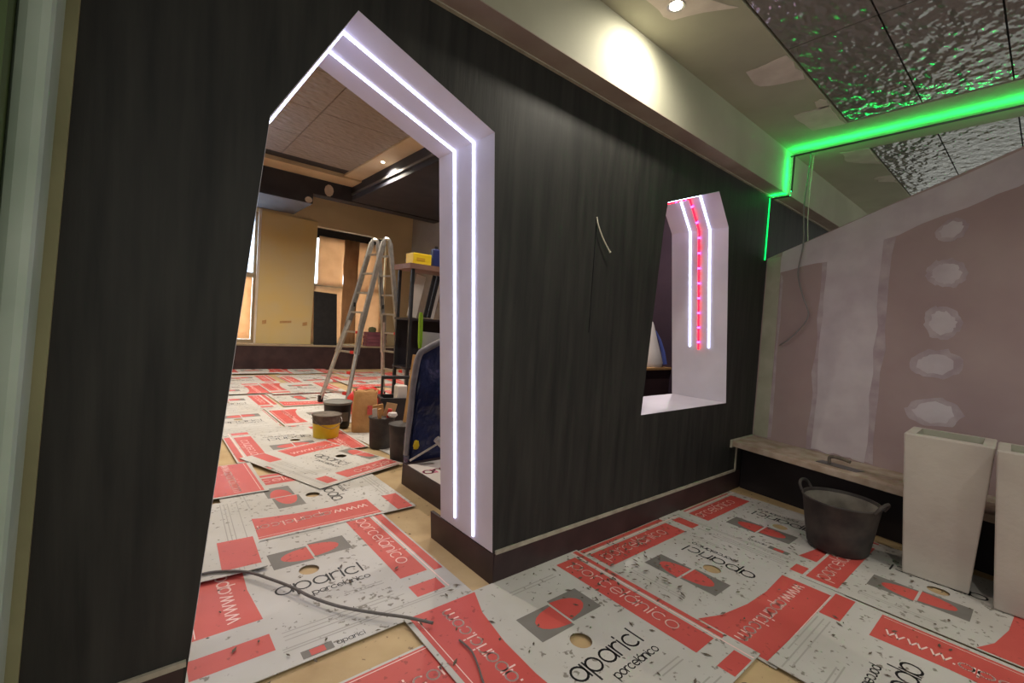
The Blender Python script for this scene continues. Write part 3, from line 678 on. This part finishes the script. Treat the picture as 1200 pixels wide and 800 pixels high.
# ---------------------------------------------------------------- far room: ladder
def ladder():
    base = Vector((2.63, 6.5, .0165))
    t = thing('ladder', 'aluminium telescopic step ladder with red rung ends standing open', 'ladder', base)
    wdir = Vector((.28, -.96, 0)).normalized()
    top = Vector((2.78, 6.48, 2.40)) - base
    feet = {-1: Vector((2.20, 6.48, .05)) - base, 1: Vector((3.19, 6.56, .05)) - base}
    for sd in (-1, 1):
        ft = feet[sd]; tp = top + Vector((.05 * sd, 0, 0)); d = tp - ft
        for e in (-1, 1):
            lo = ft + wdir * (.30 * e); mid = ft + d * .5 + wdir * (.13 * e); up_ = tp + wdir * (.13 * e)
            k1 = ft + d * .30 + wdir * (.215 * e)
            MB().tube([lo, k1, mid], .03, 6).bar(k1, mid + d * .05, .07, .04, up=wdir).build('outer_stile', M_alu, t)
            MB().bar(ft + d * .46 + wdir * (.165 * e), up_, .07, .034, up=wdir).build('inner_stile', M_alu, t)
            MB().box((lo.x - .03, lo.y - .03, lo.z - .03), (lo.x + .03, lo.y + .03, lo.z + .06)).build('foot', M_blackplastic, t)
            MB().lathe([(0, -.03), (.014, -.03), (.014, .03), (0, .03)], 10, tuple(mid + d * .1)).build('lock_knob', M_blackplastic, t)
        for k in range(8):
            fr = .065 + k * .122; c = ft + d * fr
            w = .30 + (.215 - .30) * fr / .3 if fr < .3 else (.20 if fr < .5 else .165 + (.13 - .165) * (fr - .5) / .5)
            rg = MB().bar(c - wdir * w, c + wdir * w, .032, .026).build('rung', M_alu, t)
            if fr < .52:
                MB().bar(c + wdir * (w - .11), c + wdir * (w - .03), .042, .038).build('rung_end', M_redplastic, rg)
    for e in (-1, 1):
        MB().tube(spline([top + wdir * (.13 * e) + Vector((-.06, 0, -.06)), top + wdir * (.13 * e) + Vector((-.04, 0, .03)), top + wdir * (.13 * e) + Vector((0, 0, .05)), top + wdir * (.13 * e) + Vector((.04, 0, .03)), top + wdir * (.13 * e) + Vector((.06, 0, -.06))], 3), .026, 8).build('hinge', M_alu, t, True)
ladder()

# ---------------------------------------------------------------- far room: buckets, sack, bags
def bucket(x, y, r0, r1, h, label, bands, name='bucket', z=.0195):
    """bands: (z0, z1, material) around the wall"""
    t = thing(name, label, 'bucket', (x, y, z))
    rr = lambda z: r0 + (r1 - r0) * z / h
    for k, (z0, z1, m, nm) in enumerate(bands):
        MB().lathe([(rr(z0), z0), (rr(z1), z1), (rr(z1) - .006, z1), (rr(z0) - .006, z0 + (.004 if k == 0 else 0))] + ([(0, .004)] if k == 0 else []), 28).build(nm, m, t, True)
    MB().lathe([(0, 0), (r0, 0), (r0, .006), (0, .006)], 28).build('base', bands[0][2], t)
    MB().lathe([(r1 - .007, h - .012), (r1 + .006, h - .012), (r1 + .006, h), (r1 - .007, h)], 28).build('rim', bands[-1][2], t, True)
    return t
yb_ = bucket(1.58, 4.82, .125, .140, .235, 'yellow plastic bucket with cement crusted rim, on the cardboard', ((0, .145, M_yplastic, 'yellow_wall'), (.145, .235, M_cement, 'crusted_wall')))
MB().lathe([(0, .15), (.126, .15), (.126, .156), (0, .158)], 24).build('cement_fill', M_cement, yb_)
MB().tube(spline([(-.14, 0, .2), (-.12, -.11, .16), (0, -.155, .11), (.12, -.11, .16), (.14, 0, .2)], 4), .003, 6).build('bail', M_alu2, yb_, True)
bb = bucket(1.83, 5.22, .135, .150, .275, 'black paint bucket with grey lid behind the yellow bucket', ((0, .275, M_blackplastic, 'wall'),))
MB().lathe([(.0, .262), (.146, .268), (.158, .262), (.160, .285), (.150, .288), (.145, .281), (0, .280)], 28).build('lid', M_lid, bb, True)
MB().box((-.06, -.156, .08), (.07, -.148, .18)).build('label_panel', M_greyp, bb)
sk = thing('paper_sack', 'brown kraft paper sack standing between the buckets', 'sack', (2.02, 4.90, .0125), R(-18))
b = MB(); n = 20
for k, (z, wx, wy) in enumerate(((0, .125, .075), (.02, .132, .082), (.14, .130, .085), (.28, .128, .078), (.38, .122, .060), (.43, .126, .045), (.455, .132, .03))):
    for j in range(n):
        t = 2 * math.pi * j / n; c, s_ = math.cos(t), math.sin(t)
        px = abs(c) ** .45 * (1 if c > 0 else -1) * wx; py = abs(s_) ** .45 * (1 if s_ > 0 else -1) * wy
        b.v.append((px + random.uniform(-.006, .006), py + random.uniform(-.006, .006), z + (random.uniform(-.015, .02) if k > 4 else 0)))
for k in range(6):
    for j in range(n): b.f.append((k * n + j, k * n + (j + 1) % n, (k + 1) * n + (j + 1) % n, (k + 1) * n + j)); b.mi.append(0)
b.f.append(tuple(reversed(range(n)))); b.mi.append(0)
o = b.build('bag_wall', M_sack, sk, True); so = o.modifiers.new('solid', 'SOLIDIFY'); so.thickness = .003
MB().box((.02, -.09, .20), (.10, -.084, .30)).build('red_mark', M_red, sk)
rb1 = bucket(1.93, 4.24, .108, .124, .30, 'black rubble bucket filled with wood and cardboard scraps', ((0, .30, M_rubber, 'wall'),), 'rubble_bucket', .0105)
rb2 = bucket(1.935, 3.78, .106, .128, .325, 'black rubble bucket empty but for a lath, nearer the navy plastic', ((0, .325, M_rubber, 'wall'),), 'rubble_bucket', .0105)
# scraps that stick out of the filled bucket, each a thing of its own
rnd = random.Random(11)
for k, (mm, nm, lab, p, q, w, h) in enumerate((
        (M_wood, 'wood_scrap', 'short wood scrap leaning out of the filled rubble bucket', (1.90, 4.210, .12), (1.86, 4.150, .41), .035, .018),
        (M_cardback, 'cardboard_scrap', 'brown cardboard scrap crammed in the filled rubble bucket', (1.96, 4.270, .12), (2.03, 4.240, .44), .12, .006),
        (M_redplastic, 'plastic_scrap', 'red plastic scrap on top of the filled rubble bucket', (1.955, 4.200, .16), (1.975, 4.160, .40), .04, .02),
        (M_sack, 'cardboard_scrap', 'crumpled kraft paper scrap in the filled rubble bucket', (1.94, 4.310, .14), (1.91, 4.310, .42), .11, .02),
        (M_paper, 'paper_scrap', 'pale paper scrap at the rim of the filled rubble bucket', (1.875, 4.255, .16), (1.845, 4.235, .40), .05, .008))):
    tag(MB().bar(p, q, w, h, up=(rnd.uniform(-.4, .4), 1, .2)).build(nm, mm, bevel=.004), lab, 'scrap')
rg = MB().lathe([(0, -.02), (.035, -.018), (.05, 0), (.042, .022), (0, .028)], 10, (1.985, 4.125, .345))
tag(rg.build('cloth', M_cloth, smooth=True), 'small white rag on the rim of the filled rubble bucket', 'rag')
tag(MB().bar((1.925, 3.80, .06), (2.085, 3.93, .96), .028, .02).build('wood_lath', M_wood), 'long wooden lath leaning out of the empty rubble bucket', 'lath')
tag(MB().bar((1.97, 3.70, .06), (2.00, 3.695, .42), .034, .024).build('white_tool_handle', M_paper, bevel=.006), 'white tool handle standing in the empty rubble bucket', 'handle')
# red bag
b = MB(); n = 18
for i in range(9):
    ph = math.pi * i / 8
    for j in range(n):
        t = 2 * math.pi * j / n; k = 1 + .10 * math.sin(4 * t + i * .7) + random.uniform(-.09, .09)
        b.v.append((.24 * math.sin(ph) * math.cos(t) * k, .17 * math.sin(ph) * math.sin(t) * k, .17 - .17 * math.cos(ph) * (1.0 if i > 4 else 1.0) + (.02 * math.cos(3 * t) if 3 < i < 8 else 0)))
for i in range(8):
    for j in range(n): b.f.append((i * n + j, i * n + (j + 1) % n, (i + 1) * n + (j + 1) % n, (i + 1) * n + j)); b.mi.append(0)
rbag = b.build('plastic_bag', M_redplastic, smooth=True); rbag.location = (2.33, 5.62, .0155); rbag.scale = (1, 1, 1.1)
tag(rbag, 'crumpled red plastic bag behind the paper sack', 'bag')
# tool crate with white box in it
tc = thing('tool_crate', 'black plastic tool crate with carrying handle behind the rubble buckets', 'crate', (2.52, 5.05, .0105), R(-15))
MB().prism([(-.24, -.15), (.24, -.15), (.24, .15), (-.24, .15)], [[(-.225, -.135), (.225, -.135), (.225, .135), (-.225, .135)]], XY, 0, .33).box((-.23, -.14, 0), (.23, .14, .01)).build('box', M_blackplastic, tc)
for s in (-1, 1): MB().bar((s * .225, 0, .3), (s * .225, 0, .57), .05, .02, up=(1, 0, 0)).build('upright', M_blackplastic, tc)
MB().bar((-.235, 0, .575), (.235, 0, .575), .04, .04).build('handle', M_blackplastic, tc, bevel=.01)
MB().prism([(-.26, -.165), (.26, -.165), (.26, .165), (-.26, .165)], [[(-.22, -.13), (.22, -.13), (.22, .13), (-.22, .13)]], XY, .31, .345).build('rim', M_blackplastic, tc)
tag(MB().box((2.43, 4.95, .022), (2.56, 5.06, .50)).build('white_canister', M_paper, bevel=.015), 'white canister standing in the black tool crate', 'canister')
tag(MB().box((2.61, 4.93, .022), (2.68, 5.04, .52)).build('white_canister', M_cloth, bevel=.012), 'narrow pale canister standing in the black tool crate', 'canister')

# ---------------------------------------------------------------- step platform, printed paper, wrapped panel
pf = MB().box((1.655, 2.52, 0), (5.6, 3.215, .165)).build('trim_7', M_maroon)
struct(pf, 'low maroon step platform behind the doorway lining', 'platform')
pap = thing('printed_paper', 'white printed paper with pink letters on the maroon step', 'paper', (1.665, 2.56, .166))
MB().box((0, 0, 0), (1.0, .59, .0015)).build('paper', M_paper, pap)
b = MB()
for q in text_quads('am', .02, .33, .20, .016): b.add([(x, y, .0022) for x, y in q], [(0, 1, 2, 3)])
b.build('pink_lettering', M_magenta, pap)
def wrapped():
    t = thing('wrapped_panel', 'panel wrapped in crumpled navy plastic with grey foam edge on the step', 'panel', (1.70, 3.235, .0215), 0)
    outl = [(.0, 0), (.0, .30), (.05, 1.0), (.24, 1.10), (.85, 1.42), (.85, 0)]
    b = MB(); nx, nz = 26, 34
    def top(x): return 1.0 + (x - .05) * .526 if x > .05 else 1.0 * x / .05 if x < .0 else .3 + x * 14
    rnd = random.Random(5)
    for side in (0, 1):
        for i in range(nx + 1):
            for j in range(nz + 1):
                x = .85 * i / nx; tz = max(.3, min(1.42, top(x))); z = tz * j / nz
                y = (.012 + .022 * math.sin(9 * x + 5 * z) * math.sin(7 * z - 4 * x) + rnd.uniform(-.009, .009)) * (-1 if side == 0 else 1) + (.03 if side else 0)
                b.v.append((x, y, z))
    k0 = (nx + 1) * (nz + 1)
    for side in (0, 1):
        for i in range(nx):
            for j in range(nz):
                k = side * k0 + i * (nz + 1) + j; b.f.append((k, k + nz + 1, k + nz + 2, k + 1)); b.mi.append(0)
    for i in range(nx):
        for j in (0, nz): k = i * (nz + 1) + j; b.f.append((k, k + nz + 1, k + nz + 1 + k0, k + k0)); b.mi.append(0)
    for j in range(nz):
        for i in (0, nx): k = i * (nz + 1) + j; b.f.append((k, k + 1, k + 1 + k0, k + k0)); b.mi.append(0)
    b.build('navy_wrap', M_navy, t, True)
    MB().tube(spline([(-.005, .0, .20), (.0, -.01, .45), (.02, -.01, .8), (.05, -.01, .99), (.12, -.01, 1.05), (.3, -.01, 1.14), (.85, -.01, 1.43)], 5), .026, 10).build('foam_edge', M_foam, t, True)
    MB().lathe([(0, .24), (.02, .245), (.03, .27), (.02, .31), (0, .32)], 10, (.06, -.03, .0), sy=.5).build('yellow_tape', M_yplastic, t, True)
wrapped()
pr = thing('paint_roller', 'white paint roller frame leaning on the navy wrapped panel', 'paint roller', (1.72, 3.16, .19), R(-20))
MB().tube([(-.03, 0, .0), (.20, 0, .14)], .009, 8).build('handle', M_paper, pr, True)
MB().tube([(.17, 0, .17), (.235, 0, .105)], .028, 12).build('roller', M_cloth, pr, True)

# ---------------------------------------------------------------- rack with things, tools
rk = thing('storage_rack', 'dark steel rack with brown top board by the grey wall', 'rack', (2.86, 5.60, .006))
for x, y in ((.03, .03), (.03, .42), (1.25, .03), (1.25, .42)):
    MB().box((x - .02, y - .02, 0), (x + .02, y + .02, 1.98)).build('post', M_blackplastic, rk)
MB().box((-.04, -.02, 1.98), (1.32, .47, 2.05)).build('top_board', M_maroon if False else mat('brown_board', (112, 82, 72), (126, 94, 82), .6, 6.0), rk)
MB().box((.0, .0, 1.28), (1.28, .45, 1.31)).build('shelf', M_darkbase, rk)
MB().box((.0, .0, .60), (1.28, .45, .63)).build('shelf', M_darkbase, rk)
MB().box((.05, .43, .63), (1.24, .44, 1.28)).build('back_panel', M_darkbase, rk)
bx = thing('cardboard_box', 'yellow carton lying on top of the rack', 'box', (2.89, 5.64, 2.058))
MB().box((0, 0, 0), (.28, .22, .15)).build('carton', M_yplastic, bx, bevel=.006)
MB().box((.05, -.002, .05), (.18, 0, .09)).build('printed_mark', mat('ochre_print', (190, 150, 30), None, .6), bx)
bl = thing('plastic_bottle', 'dark blue canister standing on the rack beside the yellow carton', 'bottle', (3.30, 5.75, 2.058))
MB().box((-.07, -.05, 0), (.07, .05, .26)).build('body', M_blue, bl, bevel=.02)
MB().lathe([(0, .25), (.025, .25), (.025, .30), (0, .30)], 12).build('cap', M_blackplastic, bl)
for x, lab in ((3.02, 'pale board leaning inside the rack, next to its post'), (3.30, 'wide pale board leaning inside the rack, away from its post')):
    tag(MB().bar((x, 5.85, 1.335), (x + .12, 5.85, 1.93), .15, .01, up=(0, 1, 0)).build('leaning_board', M_paper), lab, 'board')
for k, x in enumerate((3.17, 3.24, 3.46)):
    tag(MB().bar((x, 5.74 + .01 * k, 1.335), (x + .12, 5.74, 1.94), .05, .025, up=(0, 1, 0)).build('dark_batten', M_blackplastic), ('dark batten leaning in the rack over the edge of the first pale board', 'dark batten leaning in the rack between the two pale boards', 'dark batten leaning in the rack past the wide pale board')[k], 'batten', 'dark battens in the rack')
shv = thing('shovel', 'shovel with lime green grip standing behind the wrapped panel', 'shovel', (1.88, 3.40, .0015))
MB().tube([(.0, 0, .25), (-.03, 0, 1.07)], .014, 8).build('shaft', M_blackplastic, shv, True)
MB().tube([(-.03, 0, 1.06), (-.032, 0, 1.12), (-.038, 0, 1.32), (-.040, 0, 1.36)], [.014, .019, .019, .012], 10).build('grip', M_lime, shv, True)
MB().prism([(-.10, 0), (.10, 0), (.11, .20), (.03, .28), (-.03, .28), (-.11, .20)], [], XZ, -.008, .008).build('blade', M_alu2, shv)
tag(MB().prism([(1.86, .003), (2.5, .003), (2.5, 1.17), (1.90, 1.20)], [], XZ, 3.46, 3.475).build('white_board', M_paper), 'white board standing upright behind the wrapped panel', 'board')
pk = thing('tile_pack', 'pack of maroon cartons piled on the far window sill', 'carton stack', (4.40, YB - .325, .566))
for k in range(4):
    MB().box((.01 * (k % 2), 0, k * .088), (.50 + .01 * (k % 2), .27, k * .088 + .084)).build('carton', mat('plum_carton', (110, 62, 76), (124, 74, 86), .6, 5.0) if k == 0 else MATS['plum_carton'], pk, bevel=.008)
tag(MB().lathe([(0, 0), (.09, 0), (.10, .06), (.08, .11), (0, .13)], 12, (4.58, YB - .19, .916)).build('green_pouch', mat('dull_green', (86, 92, 66), None, .8), smooth=True), 'dull green pouch lying on the maroon carton stack', 'pouch')
tag(MB().add([(3.20, YB - .20, .567), (3.72, YB - .20, .567), (3.70, YB - .10, 1.78), (3.18, YB - .10, 1.80), (3.20, YB - .17, .567), (3.72, YB - .17, .567), (3.70, YB - .07, 1.78), (3.18, YB - .07, 1.80)],
             [(0, 1, 2, 3), (7, 6, 5, 4), (0, 4, 5, 1), (1, 5, 6, 2), (2, 6, 7, 3), (3, 7, 4, 0)]).build('black_board', M_blackplastic), 'black board standing on the sill against the far window', 'board')

# ---------------------------------------------------------------- seen through the niche window
cn = thing('counter', 'low maroon counter with wooden top beyond the niche window', 'counter', (4.62, 3.3, 0.0015))
MB().box((0, 0, 0), (.97, 1.2, .84)).build('body', M_maroon, cn)
MB().box((-.02, -.02, .84), (.975, 1.2, .872)).build('top', M_wood, cn, bevel=.004)
sb = thing('plaster_sack', 'pointed white sack with blue stripe on the counter', 'sack', (5.33, 3.46, .875))
b = MB(); n = 16
for k, (z, wx, wy) in enumerate(((0, .20, .16), (.06, .21, .165), (.22, .15, .12), (.40, .085, .07), (.55, .035, .03), (.60, .01, .01))):
    for j in range(n):
        t = 2 * math.pi * j / n; b.v.append((wx * math.cos(t) * (1 + random.uniform(-.06, .06)), wy * math.sin(t) * (1 + random.uniform(-.06, .06)), z))
for k in range(5):
    for j in range(n): b.f.append((k * n + j, k * n + (j + 1) % n, (k + 1) * n + (j + 1) % n, (k + 1) * n + j)); b.mi.append(0)
b.f.append(tuple(reversed(range(n)))); b.f.append(tuple(5 * n + j for j in range(n))); b.mi += [0, 0]
b.build('sack_body', M_cloth, sb, True)
MB().tube([(.05, -.03, .48), (.09, -.08, .36), (.12, -.125, .2), (.13, -.16, .04)], [.012, .02, .028, .03], 6).build('blue_stripe', M_bluewhite, sb, True)
